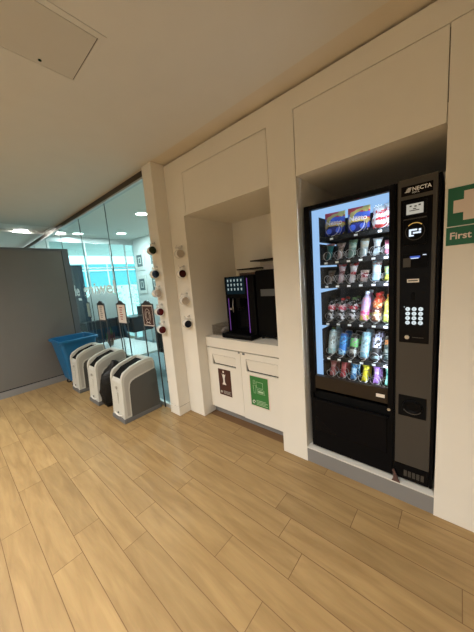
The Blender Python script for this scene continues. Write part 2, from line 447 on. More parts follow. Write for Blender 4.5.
# ------------------------------------------------------------------ office behind the glass
FX = -6.71
struct('wall_picture', MB().box(-6.75, -2.37, 3.6, 3.75, 0, CEIL+.02), M['white_wall'])
fc = MB(); x0, x1 = FX-.03, FX+.03
fc.box(x0, x1, 1.66, 3.6, 0, .10); fc.box(x0, x1, 1.66, 3.6, 2.60, CEIL+.02); fc.box(x0, x1, 1.66, 3.6, 2.005, 2.035)
for y in (2.40, 2.98, 3.36): fc.box(x0+.01, x1-.01, y-.012, y+.012, .1, 2.6)
fc.box(x0, x1, 1.66, 1.70, .1, 2.6)
struct('window_frame_facade', fc, M['alu'])
struct('window_8', MB().box(FX-.006, FX+.006, 1.70, 3.6, .1, 2.6), M['extglass'])
# canopy outside, block opposite, pavement, trees
struct('trim_canopy', MB().box(-10.5, -6.76, -1, 9, 2.76, 2.86), M['ceil_lit'])
b = empty('office_block', (-26, 9, 0), 'teal glazed office block across the street seen through the glass', 'building')
MB().box(-2, 0, -14, 14, 0, 3.85).build('wall', M['teal_bld'], b)
fr = MB()
for k in range(14): fr.box(0, .06, -14+k*2.0, -13.9+k*2.0, 0, 3.85)
fr.box(0, .08, -14, 14, 3.2, 3.32)
fr.build('cladding_fins', M['pale_bld'], b)
b2 = empty('low_wall', (-13, 5, 0), 'pale stone wall outside the far windows below the teal block', 'wall')
MB().box(-.3, 0, -9, 9, 0, 1.62).build('wall_face', M['pale_bld'], b2)
struct('floor_pavement', MB().box(-30, -6.76, -12, 24, -.10, -.03), M['pave'])
def tree(x, y, h, label):
    t = empty('street_tree', (x, y, -.03), label, 'tree', 'street trees')
    MB().tube([(0, 0, 0), (.02, .01, h*.6), (0, .03, h*.8)], [.05, .04, .02]).build('trunk', M['bark'], t)
    f = MB()
    for i in range(260):
        a = random.uniform(0, 2*PI); r = .62*random.random()**.5; z = h*.35+random.random()*h*.65; s = .06
        d = Vector((math.cos(a), math.sin(a), 0)); p = Vector((r*math.cos(a), r*math.sin(a), z)); u = Vector((random.uniform(-1, 1), random.uniform(-1, 1), random.uniform(-1, 1))).normalized(); v = u.cross(d).normalized()
        f.add([p, p+u*s+v*s*.5, p+u*s*2, p+u*s-v*s*.5], [(0, 1, 2, 3)])
    f.build('foliage', M['treeg'], t, recalc=False)
for i, (y, h) in enumerate(((3.4, 1.7), (4.9, 1.6), (6.4, 1.75), (7.9, 1.6))):
    tree(-11.6, y, h, 'small pale leafed tree outside the far windows')

# framed pictures
def picture(x, z, w, h, label):
    o = empty('picture_frame', (x, 3.6, z), label, 'picture', 'pictures on the white wall behind the glass')
    MB().box(-w/2, w/2, -.025, 0, -h/2, h/2, .004).build('frame', M['matw'], o)
    m = MB(); 
    for a in ((-w*.33, w*.33, h*.17, h*.30), (-w*.33, w*.33, -h*.30, -h*.17), (-w*.33, -w*.18, -h*.17, h*.17), (w*.18, w*.33, -h*.17, h*.17)): m.box(a[0], a[1], -.029, -.024, a[2], a[3])
    m.build('inner_border', M['art'], o)
    MB().box(-w*.1, w*.1, -.028, -.024, -h*.13, h*.13).build('artwork', M['art'], o)
picture(-6.40, 2.16, .40, .50, 'white framed picture at the top left of the wall behind the glass')
picture(-6.42, 1.54, .40, .50, 'white framed picture at the bottom left of the wall behind the glass')
picture(-5.72, 2.18, .40, .52, 'white framed picture top right behind the glass, next to the pillar')
picture(-5.78, 1.54, .40, .52, 'white framed picture bottom right behind the glass, next to the pillar')

o = empty('tall_dark_block', (-6.3, 1.90, .008), 'tall dark blue block behind the glass beside the grey wall', 'cabinet')  # made-up block filling the dark blue zone at the glass
MB().box(-.22, .20, -.17, .17, .05, 2.03, .005).build('body', M['darkfab'], o)
MB().box(.201, .215, -.165, -.002, .08, 2.00).build('door', M['darkblue'], o); MB().box(.201, .215, .002, .165, .08, 2.00).build('door', M['darkblue'], o)
MB().box(-.20, .18, -.15, .15, 0, .05).build('plinth', M['blackm'], o)
# furniture behind the glass
def armchair():
    o = empty('armchair', (-5.70, 2.22, .008), 'dark navy high-backed armchair behind the glass next to the blue cart', 'armchair')
    MB().prism([(-.35, .12), (-.30, .80), (-.22, .84), (.05, .84), (.34, .12)], 'y', -.42, -.36, bev=.01).build('armrest', M['darkfab'], o)
    MB().prism([(-.35, .12), (-.30, .80), (-.22, .84), (.05, .84), (.34, .12)], 'y', .30, .36, bev=.01).build('armrest', M['darkfab'], o)
    MB().box(-.30, -.18, -.36, .30, .12, .83, .02).build('backrest', M['darkfab'], o)
    MB().box(-.18, .30, -.355, .295, .15, .42, .03).build('seat', M['darkfab2'], o)
    for x in (-.3, .28):
        for y in (-.38, .32): MB().tube([(x, y, 0), (x, y, .12)], .015).build('leg', M['frame'], o)
armchair()
def pod():
    o = empty('arched_screen', (-6.52, 2.55, .008), 'pale grey arched free-standing screen before the far windows', 'room divider')
    p = [(-.42, .02), (.42, .02)]+[(.42*math.cos(a), 1.05+.42*math.sin(a)) for a in [k*PI/20 for k in range(21)]]
    MB().prism(p, 'x', -.03, .03, bev=.01).build('panel', M['podw'], o)
    MB().box(-.15, .15, -.38, -.30, 0, .03).build('foot', M['frame'], o); MB().box(-.15, .15, .30, .38, 0, .03).build('foot', M['frame'], o)
pod()
o = empty('low_cabinet', (-6.02, 3.1, .008), 'dark low cabinet behind the glass against the picture wall', 'cabinet')
MB().box(-.25, .25, -.26, .26, .42, .76, .006).build('body', M['darkfab2'], o)
MB().box(-.27, .27, -.28, .28, .76, .79, .004).build('top', M['frame'], o)
MB().box(.25, .262, -.24, -.005, .44, .74).build('door', M['darkfab'], o); MB().box(.25, .262, .005, .24, .44, .74).build('door', M['darkfab'], o)
for x in (-.22, .22):
    for y in (-.22, .22): MB().tube([(x, y, 0), (x, y, .42)], .014).build('leg', M['alu'], o)
o = MB().box(-.07, .07, -.07, .07, 0, .22, .015).build('speaker', M['frame']); o.location = (-6.02, 3.22, .798); tag(o, 'small dark box standing on the low cabinet behind the glass', 'speaker')
o = empty('low_table', (-4.5, 2.08, .008), 'low white table behind the glass, above the middle bin', 'table')
MB().box(-.80, .80, -.30, .34, .42, .45, .006).build('tabletop', M['tablew'], o)
for x in (-.7, .7):
    for y in (-.24, .28): MB().tube([(x, y, 0), (x, y, .42)], .018).build('leg', M['frame'], o)
o = empty('potted_plant', (-4.86, 1.93, .458), 'small red-leaved plant in a brown pot on the low white table', 'plant')
MB().lathe([(.035, 0), (.06, .09), (.055, .10), (.05, .08)]).build('pot', M['pot'], o)
f = MB(); g = MB()
for i in range(16):
    a = i*2.4; r = .02+.05*random.random(); h = .14+.16*random.random()
    (f if i % 3 else g).prism([(r*math.cos(a)-.012, .09), (r*math.cos(a)+.012, .09), (r*1.6*math.cos(a)+.02, h*.7+.03), (r*2*math.cos(a), h+.06), (r*1.6*math.cos(a)-.02, h*.7+.03)], 'y', r*math.sin(a), r*math.sin(a)+.003)
f.build('red_leaves', M['red_leaf'], o); g.build('green_leaves', M['green_leaf'], o)
o = empty('office_chair', (-3.15, 2.02, .008), 'black office chair behind the glass between the pillar and the nearest bin', 'chair')
MB().box(-.22, .20, -.03, .03, .50, .86, .02).build('backrest', M['darkfab2'], o)
MB().box(-.23, .21, .05, .48, .40, .47, .02).build('seat', M['darkfab2'], o)
MB().tube([(0, .25, .06), (0, .25, .40)], .025).tube([(0, .0, .50), (0, .06, .42), (0, .25, .39)], .012).build('column', M['frame'], o)
for k in range(5):
    a = k*2*PI/5+.3
    l = MB().tube([(0, .25, .07), (.26*math.cos(a), .25+.26*math.sin(a), .05)], [.018, .012]).build('leg', M['frame'], o)
    MB().lathe([(.022, -.012), (.022, .012)], (.26*math.cos(a), .25+.26*math.sin(a), .022), 12, rot=Matrix.Rotation(PI/2, 3, 'X')).build('castor', M['rubber'], l)
o = empty('sign_board', (-5.08, 1.72, .008), 'narrow pale notice on a dark stand behind the glass beside the grey wall', 'sign')
MB().box(-.05, .05, -.005, .005, 1.02, 1.26, .001).build('notice', M['cream'], o)
MB().box(-.06, .06, .006, .012, 1.0, 1.28).build('board', M['frame'], o)
MB().tube([(0, .012, .02), (0, .012, 1.02)], .010).build('pole', M['frame'], o); MB().lathe([(.055, 0), (.050, .02)]).build('base', M['frame'], o)

# ------------------------------------------------------------------ recycling bins
def make_bin():
    o = empty('recycling_bin', (0, 0, 0))
    hw = .145
    out = [(.0, .045), (.018, .30), (.022, .49), (.032, .535), (.055, .572), (.15, .622), (.26, .648), (.35, .662), (.415, .655), (.435, .635), (.440, .58), (.445, .045)]
    mid = [(.004, .045), (.022, .30), (.026, .455), (.05, .50), (.15, .575), (.26, .605), (.345, .628), (.352, .658), (.415, .652), (.433, .632), (.438, .58), (.443, .045)]
    c = MB(); c.prism(mid, 'x', -hw+.034, hw-.034, bev=.001)
    for s in (-1, 1):
        a, b = (-hw, -hw+.035) if s < 0 else (hw-.035, hw)
        c.prism(out, 'x', a, b, bev=.010)
    c.build('shell', M['binlight'], o)
    MB().prism([(.055, .495), (.15, .576), (.26, .606), (.340, .626), (.345, .636), (.26, .612), (.15, .582), (.045, .500)], 'x', -hw+.0355, hw-.0355).build('slot', M['blackm'], o)
    def side(poly, nm, m, t):
        for s in (-1, 1):
            a = s*hw; b = s*(hw+t)
            MB().prism(poly, 'x', min(a, b), max(a, b), bev=.0015).build(nm, m, o)
    side([(.040, .075), (.048, .46), (.062, .52), (.12, .565), (.26, .610), (.36, .625), (.405, .620), (.418, .600), (.420, .530), (.33, .518), (.19, .492), (.118, .450), (.100, .380), (.086, .075)], 'side_recess', M['binmid'], .003)
    side([(.072, .060), (.086, .37), (.099, .440), (.126, .474), (.170, .490), (.31, .514), (.40, .528), (.425, .532), (.438, .50), (.440, .060)], 'panel_rim', M['binlight'], .005)
    side([(.086, .050), (.100, .37), (.113, .430), (.138, .458), (.178, .473), (.31, .497), (.40, .512), (.430, .515), (.446, .49), (.450, .050)], 'side_panel', M['bindark'], .009)
    MB().prism([(-.006, 0), (-.010, .02), (-.004, .052), (.460, .052), (.464, 0)], 'x', -hw-.010, hw+.010, bev=.006).build('base', M['binbase'], o)
    MB().box(-hw+.02, hw-.02, .440, .455, .05, .60, .004).build('back_panel', M['bindark'], o)
    MB().tube([(-.085, -.002, .085), (-.03, -.006, .068), (.03, -.006, .068), (.085, -.002, .085)], .007).build('foot_pull', M['white'], o)
    MB().box(-.022, .016, .008, .0235, .375, .408, .006).build('badge', M['binmid'], o)
    MB().box(-.024, .024, .0085, .0225, .20, .34, .003).build('relief', M['binlight'], o)
    MB().lathe([(.009, -.004), (.009, .004)], (.0, .0, .10), 14, rot=Matrix.Rotation(PI/2, 3, 'X')).build('lock', M['black'], o)
    return o
bin0 = make_bin()
binpos = [(-2.905, 1.115), (-3.655, 1.125), (-4.36, 1.125)]
binlab = ['light grey slim recycling bin nearest the pillar, with a full dark side panel', 'light grey slim recycling bin in the middle of the row of three', 'light grey slim recycling bin beside the blue wheeled cart']
for i, (p, l) in enumerate(zip(binpos, binlab)):
    o = bin0 if i == 0 else copy_tree(bin0)
    o.location = (p[0], p[1], 0); tag(o, l, 'bin', 'slim recycling bins')
# sack slumped beside the middle bin
def sack():
    mb = MB(); n = 14; prof = [(.02, 0), (.8, .01), (1.0, .08), (1.02, .2), (.98, .32), (.9, .40), (.72, .455), (.45, .49), (.15, .50)]
    rings = []
    for r, z in prof:
        ring = []
        for j in range(n*2):
            a = j*PI/n; w = 1+.07*math.sin(5*a+z*20)+.05*math.sin(9*a-z*31)
            ring.append(mb.bm.verts.new((.085*r*w*math.cos(a), .165*r*w*math.sin(a), z+(.05*math.sin(a) if z > .3 else 0))))
        rings.append(ring)
    for A, B in zip(rings, rings[1:]):
        for j in range(2*n):
            f = mb.bm.faces.new((A[j], A[(j+1) % (2*n)], B[(j+1) % (2*n)], B[j])); f.smooth = True
    mb.bm.faces.new(rings[0][::-1]); mb.bm.faces.new(rings[-1])
    o = mb.build('bin_sack', M['bag']); o.location = (-3.395, 1.30, 0); o.scale = (1.12, 1.0, 1.06)
    tag(o, 'crumpled black plastic sack standing between the nearest and the middle bin', 'bag')
sack()

# sign frames behind the bins
def sign(x, kind, label):
    o = empty('poster_stand', (x, 1.602, 0), label, 'sign', 'signs standing behind the bins')
    w = .125
    arch = [(-w, 1.285), (-w*.55, 1.300), (-w*.35, 1.318), (0, 1.330), (w*.35, 1.318), (w*.55, 1.300), (w, 1.285)]
    for s in (-1, 1): MB().tube([(s*w, 0, .0), (s*w, 0, 1.29)], .0085).build('post', M['frame'], o)
    MB().prism([(-w-.008, 1.272)]+arch+[(w+.008, 1.272)], 'y', -.008, .008).build('arched_top', M['frame'], o)
    pm = {'dark': M['brownsign'], 'cream': M['cream'], 'grey': M['cream']}[kind]
    MB().box(-w+.008, w-.008, -.002, .006, 1.015, 1.272).build('back_board', M['cream'] if kind != 'grey' else M['frame'], o)
    p = MB().box(-w+.022, w-.022, -.006, -.002, 1.03, 1.258).build('panel', pm, o)
    if kind == 'dark':
        r = MB()
        for k, rr in enumerate((.034, .058)):
            r.tube([(rr*math.cos(a), -.008, 1.145+rr*1.45*math.sin(a)) for a in [q*2*PI/20 for q in range(20)]], .0022, 5, close=True)
        r.tube([(-.05, -.008, 1.05), (0, -.008, 1.062), (.05, -.008, 1.05)], .004, 5)
        r.build('ornament', M['cream'], p)
    else:
        m = M['creamtext'] if kind == 'cream' else M['greytext']
        r = MB()
        for k in range(6): r.box(-.045+.01*(k % 2), .045-.012*(k % 3), -.0075, -.006, 1.225-k*.032, 1.238-k*.032)
        r.build('print', m, p)
    MB().box(-w, w, -.004, .004, 1.008, 1.018).build('crossbar', M['frame'], o)
sign(-2.835, 'dark', 'dark grey sign frame behind the nearest bin, holding an ornate dark brown panel')
sign(-3.525, 'cream', 'dark grey sign frame behind the middle bin, holding a cream panel with red print')
sign(-4.20, 'grey', 'dark grey sign frame behind the bin beside the blue cart, cream panel with grey print')

# ------------------------------------------------------------------ blue cart
def cart():
    o = empty('wheeled_cart', (-4.77, 1.32, 0), 'blue plastic wheeled tub cart in the corner by the grey wall', 'cart')
    def ringv(hx, hy, z, r=.05, n=5):
        out = []
        for cx, cy, a0 in ((hx-r, hy-r, 0), (-hx+r, hy-r, 90), (-hx+r, -hy+r, 180), (hx-r, -hy+r, 270)):
            for k in range(n): a = math.radians(a0+90*k/(n-1)); out.append((cx+r*math.cos(a), cy+r*math.sin(a), z))
        return out
    rings = [ringv(.17, .16, .095), ringv(.19, .18, .11), ringv(.268, .262, .73), ringv(.295, .285, .732), ringv(.298, .288, .765), ringv(.282, .272, .775), ringv(.262, .255, .765), ringv(.185, .175, .13)]
    mb = MB(); R_ = [[mb.bm.verts.new(v) for v in r] for r in rings]; n = len(rings[0])
    for A, B in zip(R_, R_[1:]):
        for j in range(n):
            f = mb.bm.faces.new((A[j], A[(j+1) % n], B[(j+1) % n], B[j])); f.smooth = False
    mb.bm.faces.new(R_[0][::-1]); mb.bm.faces.new(R_[-1])
    mb.build('tub', M['blue'], o)
    for x in (-.14, .14):
        for y in (-.13, .13):
            l = MB().box(x-.03, x+.03, y-.03, y+.03, .085, .097).box(x-.022, x-.014, y-.015, y+.015, .03, .09).box(x+.014, x+.022, y-.015, y+.015, .03, .09).build('castor', M['steel'], o)
            MB().lathe([(.035, -.011), (.038, -.006), (.038, .006), (.035, .011)], (x, y, .038), 18, rot=Matrix.Rotation(PI/2, 3, 'Y')).build('wheel', M['rubber'], l)
cart()

# ------------------------------------------------------------------ mugs on hooks
def mug_mesh(inner):
    o = empty('mug', (0, 0, 0))
    r = .043; L = .090   # axis along local x, opening at +x
    R_ = Matrix.Rotation(PI/2, 3, 'Y')
    MB().lathe([(r*.80, -L), (r*.93, -L+.006), (r, -L+.02), (r, -.002), (r-.002, 0), (r-.004, -.003), (r-.0045, -.05)], (0, 0, 0), 28, rot=R_).build('body', M['mug'], o)
    MB().lathe([(r-.0042, -.003), (r-.0046, -L+.010), (.002, -L+.008)], (0, 0, 0), 28, rot=R_).build('inside_glaze', inner, o)
    # handle above
    MB().tube([(-.020, 0, r-.003), (-.014, 0, r+.016), (-.024, 0, r+.028), (-.050, 0, r+.029), (-.066, 0, r+.018), (-.066, 0, r-.003)], [.0072, .0064, .006, .006, .0064, .0072], 8).build('handle', M['mug'], o)
    return o
kinds = {'green': mug_mesh(M['mugin_green']), 'navy': mug_mesh(M['mugin_navy']), 'cream': mug_mesh(M['mugin_cream']), 'red': mug_mesh(M['mugin_red']), 'maroon': mug_mesh(M['mugin_maroon'])}
used = set()
def hook(x, y, z, label):
    MBo = MB().lathe([(.012, 0), (.012, .004), (.006, .007)], (0, 0, 0), 14, rot=Matrix.Rotation(PI/2, 3, 'X')).tube([(0, -.004, .0), (0, -.030, -.004), (0, -.048, -.014), (0, -.060, -.012), (0, -.066, .002), (0, -.066, .012)], .0028, 6).build('wall_hook', M['steel'])
    MBo.location = (x, y, z); tag(MBo, label, 'hook', 'steel mug hooks')
def place_mug(k, x, y, z, roll, label, hl):
    o = kinds[k] if k not in used else copy_tree(kinds[k]); used.add(k)
    o.location = (x, y-.056, z); o.rotation_euler = (roll, 0, -.22+random.uniform(-.1, .1)); tag(o, label, 'mug', 'mugs hanging on wall hooks')
    hook(x-.040, y, z+.078, hl)
nm = ['top', 'second', 'middle', 'fourth', 'bottom']
for i, (k, z, col) in enumerate((('green', 1.862, 'dark green'), ('navy', 1.615, 'navy black'), ('cream', 1.412, 'cream'), ('red', 1.212, 'dark red'), ('red', 1.015, 'dark red'))):
    place_mug(k, -2.425, 1.573, z, .12 if i % 2 else -.1, 'white mug with %s inside, %s of five on the pillar' % (col, nm[i]), 'small steel hook on the pillar, %s of five' % nm[i])
nm = ['top', 'second', 'third', 'bottom']
for i, (k, z, col) in enumerate((('cream', 1.80, 'cream'), ('maroon', 1.595, 'maroon'), ('cream', 1.312, 'cream'), ('navy', 1.065, 'navy'))):
    place_mug(k, -2.165, S, z, .35 if k == 'cream' else 0, 'white mug with %s inside, %s of four beside the coffee niche' % (col, nm[i]), 'small steel hook beside the coffee niche, %s of four' % nm[i])

# ------------------------------------------------------------------ coffee niche unit
CY = 1.85
cab = empty('waste_cabinet', (-1.61, CY, 0), 'cream recycling cabinet with two flap openings under the coffee machine', 'cabinet')
def cpart(nm, m, mb, parent=None): return mb.build(nm, m, cab if parent is None else parent, origin=(-1.61, CY, 0))
cpart('carcass', M['wall'], MB().box(KX0+.002, KX1-.002, CY+.022, 2.44, .10, .775))
cpart('plinth', M['plinth'], MB().box(KX0+.002, KX1-.002, CY+.05, 2.40, 0, .10))
def wdoor(x0, x1, fx0, fx1, fz0, fz1, z0):
    d = MB(); y0, y1 = CY, CY+.02
    d.box(x0, fx0, y0, y1, z0, .775); d.box(fx1, x1, y0, y1, z0, .775); d.box(fx0, fx1, y0, y1, z0, fz0); d.box(fx0, fx1, y0, y1, fz1, .775)
    D = cpart('door', M['wall'], d)
    cpart('chute', M['blackm'], MB().box(fx0, fx1, y1-.002, y1+.001, fz0, fz1), D)
    f = MB(); f.add([(fx0+.022, y0+.018, fz0+.014), (fx1-.002, y0+.018, fz0+.014), (fx1-.002, y0+.006, fz1-.003), (fx0+.004, y0+.006, fz1-.003),
                     (fx0+.022, y0+.010, fz0+.014), (fx1-.002, y0+.010, fz0+.014), (fx1-.002, y0-.001, fz1-.003), (fx0+.004, y0-.001, fz1-.003)],
                    [(0, 1, 2, 3), (4, 5, 6, 7), (0, 1, 5, 4), (2, 3, 7, 6), (0, 3, 7, 4), (1, 2, 6, 5)])
    cpart('flap', M['wall'], f, D)
    return D
d1 = wdoor(KX0+.004, -1.632, -2.035, -1.70, .592, .705, .085)
d2 = wdoor(-1.628, KX1-.004, -1.562, -1.195, .588, .715, .078)
cpart('catch', M['greyedge'], MB().box(-1.655, -1.635, CY-.003, CY, .762, .775)); cpart('catch', M['greyedge'], MB().box(-1.60, -1.57, CY-.003, CY, .755, .775))
def placard(x0, x1, z0, z1, m, lab, D, kind):
    p = cpart('placard', m, MB().box(x0, x1, CY-.003, CY-.0005, z0, z1), D); p['label'] = lab
    y = CY-.004
    if kind == 'brown':
        g = MB(); cx = (x0+x1)/2-.01; cz = (z0+z1)/2+.035
        g.prism([(cx-.028, cz+.065), (cx-.012, cz+.05), (cx, cz+.062), (cx+.014, cz+.05), (cx+.028, cz+.065), (cx+.012, cz+.01), (cx+.012, cz-.03), (cx+.03, cz-.06), (cx-.03, cz-.06), (cx-.012, cz-.03), (cx-.012, cz+.01)], 'y', y-.0006, y)
        MB().lathe([(.012, 0), (.012, .0006)], (cx-.002, y, cz+.085), 12, rot=Matrix.Rotation(PI/2, 3, 'X')).build('dot', M['white'], p, origin=(-1.61, CY, 0))
        g.build('symbol', M['white'], p, origin=(-1.61, CY, 0))
        MB().lathe([(.015, 0), (.015, .0006)], (x0+.03, y, z0+.035), 14, rot=Matrix.Rotation(PI/2, 3, 'X')).build('round_mark', M['binmid'], p, origin=(-1.61, CY, 0)); g = MB()
        for k in range(3): g.box(x0+.06, x1-.012-.015*(k % 2), y-.0006, y, z0+.020+k*.013, z0+.026+k*.013)
        g.build('print', M['binmid'], p, origin=(-1.61, CY, 0))
    else:
        g = MB()
        # cup, box and can outlines
        def outline(pts): MB().tube([(a, y, b) for a, b in pts], .0022, 5, close=True).build('pictogram', M['pale'], p, origin=(-1.61, CY, 0))
        cx, cz = (x0+x1)/2, (z0+z1)/2+.04
        outline([(cx-.03, cz+.06), (cx+.045, cz+.06), (cx+.045, cz-.0), (cx-.03, cz-.0)])
        outline([(cx-.07, cz+.02), (cx-.035, cz+.02), (cx-.042, cz-.06), (cx-.062, cz-.06)])
        outline([(cx-.02, cz-.015), (cx+.055, cz-.015), (cx+.065, cz-.055), (cx-.02, cz-.055)])
        outline([(cx-.065, cz+.07), (cx-.045, cz+.07), (cx-.045, cz+.035), (cx-.065, cz+.035)])
        MB().tube([(x0+.035+.014*math.cos(a), y, z0+.04+.014*math.sin(a)) for a in [k*PI/6 for k in range(11)]], .004, 5).build('recycling_mark', M['white'], p, origin=(-1.61, CY, 0))
        for k in range(4): g.box(x0+.065, x1-.014-.02*(k % 2), y-.0006, y, z0+.016+k*.014, z0+.021+k*.014)
        g.box(cx-.012, cx+.05, y-.0006, y, cz-.045, cz-.027)
        g.build('print', M['pale'], p, origin=(-1.61, CY, 0))
placard(-1.965, -1.785, .258, .553, M['brown'], 'dark brown placard with a white apple core symbol', d1, 'brown')
placard(-1.525, -1.315, .255, .558, M['green'], 'green recycling placard with pale packaging outlines', d2, 'green')
MB().box(-1.538, -1.302, CY-.002, CY-.0002, .243, .570).build('sign_backing', M['fawhite'], d2, origin=(-1.61, CY, 0))
wt = MB().box(KX0+.002, KX1-.002, CY-.002, 2.445, .785, .892, .002).build('worktop', M['wall'], origin=(-1.61, CY, .785))
tag(wt, 'thick cream worktop carrying the black coffee machine', 'worktop')
WZ = .8925
def coffee():
    o = empty('coffee_machine', (-1.68, 1.97, WZ), 'black bean-to-cup coffee machine with touch screen and purple light strips', 'coffee machine')
    def q(nm, m, mb, p=None): return mb.build(nm, m, p or o, origin=(-1.68, 1.97, WZ))
    x0, x1, yf = -1.885, -1.50, 1.985
    body = MB().box(x0, x1, yf+.10, 2.42, WZ+.01, 1.525, .006).box(x0, x0+.05, yf, yf+.11, WZ+.04, 1.525, .004).box(x1-.085, x1, yf, yf+.11, WZ+.04, 1.525, .004).box(x0+.04, x1-.08, yf+.001, yf+.11, 1.30, 1.525, .003)
    q('housing', M['black'], body)
    q('front_panel', M['blackg'], MB().box(x0+.05, x1-.085, yf+.085, yf+.099, WZ+.06, 1.30))
    sc = q('touch_screen', M['screen_dim'], MB().box(x0+.025, x1-.115, yf-.006, yf-.0005, 1.345, 1.517, .002))
    for r in range(3):
        for c in range(5):
            g = MB()
            cx = x0+.052+c*.045; cz = 1.486-r*.045
            g.prism([(cx-.009, cz+.010), (cx+.009, cz+.010+.002*(c % 2)), (cx+.006, cz-.014), (cx-.006, cz-.014)], 'y', yf-.0075, yf-.006)
            q('drink_icon', M['icon'], g, sc)
    q('light_strip', M['purple'], MB().box(x0+.036, x0+.041, yf-.003, yf+.002, .96, 1.30)); q('light_strip', M['purple'], MB().box(x1-.087, x1-.081, yf-.003, yf+.002, .95, 1.50))
    sp = MB().box(-1.76, -1.70, yf+.01, yf+.09, 1.20, 1.30, .006); sp.tube([(-1.745, yf+.03, 1.20), (-1.745, yf+.03, 1.165)], .007); sp.tube([(-1.715, yf+.03, 1.20), (-1.715, yf+.03, 1.165)], .007)
    q('spout', M['blackm'], sp)
    q('steam_nozzle', M['steel'], MB().tube([(x0+.075, yf+.03, 1.30), (x0+.078, yf+.015, 1.22), (x0+.075, yf+.02, 1.15)], .006))
    q('dial', M['steel'], MB().lathe([(.012, 0), (.012, .01)], (x0+.062, yf+.004, 1.19), 14, rot=Matrix.Rotation(PI/2, 3, 'X')))
    t = MB(); t.box(x0-.012, x1+.005, 1.885, yf+.11, WZ+.002, WZ+.05, .012)
    tr = q('drip_tray', M['black'], t)
    g = MB()
    for k in range(12): g.box(x0+.02+k*.029, x0+.034+k*.029, 1.905, yf+.08, WZ+.05, WZ+.054)
    q('grate', M['blackm'], g, tr)
    for i, (hx0, hx1, hz, hy0) in enumerate(((-1.80, -1.56, 1.590, 2.12),)):
        hp = q('bean_hopper', M['clear'], MB().box(hx0, hx1, hy0, hy0+.24, 1.526, hz-.004, .006))
        q('lid', M['black'], MB().box(hx0-.012, hx1+.012, hy0-.012, hy0+.25, hz-.003, hz+.008, .003), hp)
        q('beans', M['pot'], MB().box(hx0+.008, hx1-.008, hy0+.008, hy0+.23, 1.527, hz-.035, .003), hp)
coffee()
o = empty('storage_box', (-1.30, 2.2, WZ+.670), 'clear plastic box with a black lid on top of the milk cooler', 'box')
MB().box(-.195, .18, -.10, .13, .001, .095, .006).build('box', M['clear'], o)
MB().box(-.31, .19, -.11, .14, .095, .106, .003).build('lid', M['black'], o)
MB().box(-.17, .17, -.08, .11, .004, .05, .004).build('contents', M['foil'], o)
o = empty('milk_fridge', (-1.32, 2.0, WZ), 'black milk cooling unit beside the coffee machine', 'appliance')
MB().box(-.175, .205, .02, .40, .02, .670, .006).build('housing', M['black'], o)
MB().box(-.170, .200, 0, .019, .03, .665, .005).build('door', M['black'], o)
MB().box(-.115, .095, -.003, 0, .425, .490, .001).build('label_strip', M['steelgrey'], o)
for x in (-.15, .18):
    for y in (.04, .38): MB().lathe([(.014, 0), (.014, .021)], (x, y, 0), 12).build('foot', M['rubber'], o)
# clear box with wrapped things
o = empty('clear_tray', (-2.01, 2.06, WZ), 'clear plastic box of wrapped sachets at the left end of the worktop', 'box')
b = MB(); b.box(-.095, .095, -.11, .11, 0, .004); b.box(-.095, -.091, -.11, .11, .004, .115); b.box(.091, .095, -.11, .11, .004, .115); b.box(-.091, .091, -.11, -.106, .004, .115); b.box(-.091, .091, .106, .11, .004, .115)
b.build('box', M['clear'], o)
for i in range(6):
    s = MB(); cx = -1.04*.05+random.uniform(-.02, .06); 
    s.prism([(-.032, 0), (-.014, .016), (.0, .020), (.016, .015), (.032, .0), (.012, -.010), (-.012, -.009)], 'y', -.02, .02, bev=.004)
    p = s.build('sachet', M['foil'] if i % 3 else M['greywall'])
    p.location = (-2.01+random.uniform(-.045, .045), 2.06+random.uniform(-.06, .06), WZ+.022+.017*(i % 3)); p.rotation_euler = (random.uniform(-.4, .4), random.uniform(-.4, .4), random.uniform(0, 3))
    tag(p, 'crumpled wrapped sachet in the clear box on the worktop', 'sachet', 'sachets in the clear box')

# ------------------------------------------------------------------ vending machine
VY = 1.75
VO = (-.465, VY, .121)
vm = empty('vending_machine', VO, 'tall black glass-fronted snack and drink vending machine in the wall niche', 'vending machine')
def v(nm, m, mb, p=None, lab=None):
    o = mb.build(nm, m, p or vm, origin=VO)
    if lab: o['label'] = lab
    return o
mx0, mx1, mz0, mz1 = -.845, -.085, .145, 1.955
cz = -.279     # x where the control column begins
wx0, wx1, wz0, wz1 = -.803, -.322, .735, 1.925
cb = MB()
cb.box(mx0, mx0+.02, VY+.045, 2.50, mz0, mz1); cb.box(mx1-.02, mx1, VY+.045, 2.50, mz0, mz1); cb.box(mx0+.02, mx1-.02, 2.48, 2.50, mz0, mz1)
cb.box(mx0+.02, mx1-.02, VY+.045, 2.48, mz1-.02, mz1); cb.box(mx0+.02, mx1-.02, VY+.045, 2.48, mz0, mz0+.02); cb.box(-.31, -.29, VY+.045, 2.48, mz0+.02, mz1-.02)
cb.box(mx0+.02, -.31, VY+.045, 2.48, .62, .64)
v('cabinet', M['black'], cb)
for x in (mx0+.06, mx1-.06):
    for y in (VY+.10, 2.42): v('foot', M['rubber'], MB().lathe([(.02, .1215), (.02, mz0)], (x, y, 0), 14))
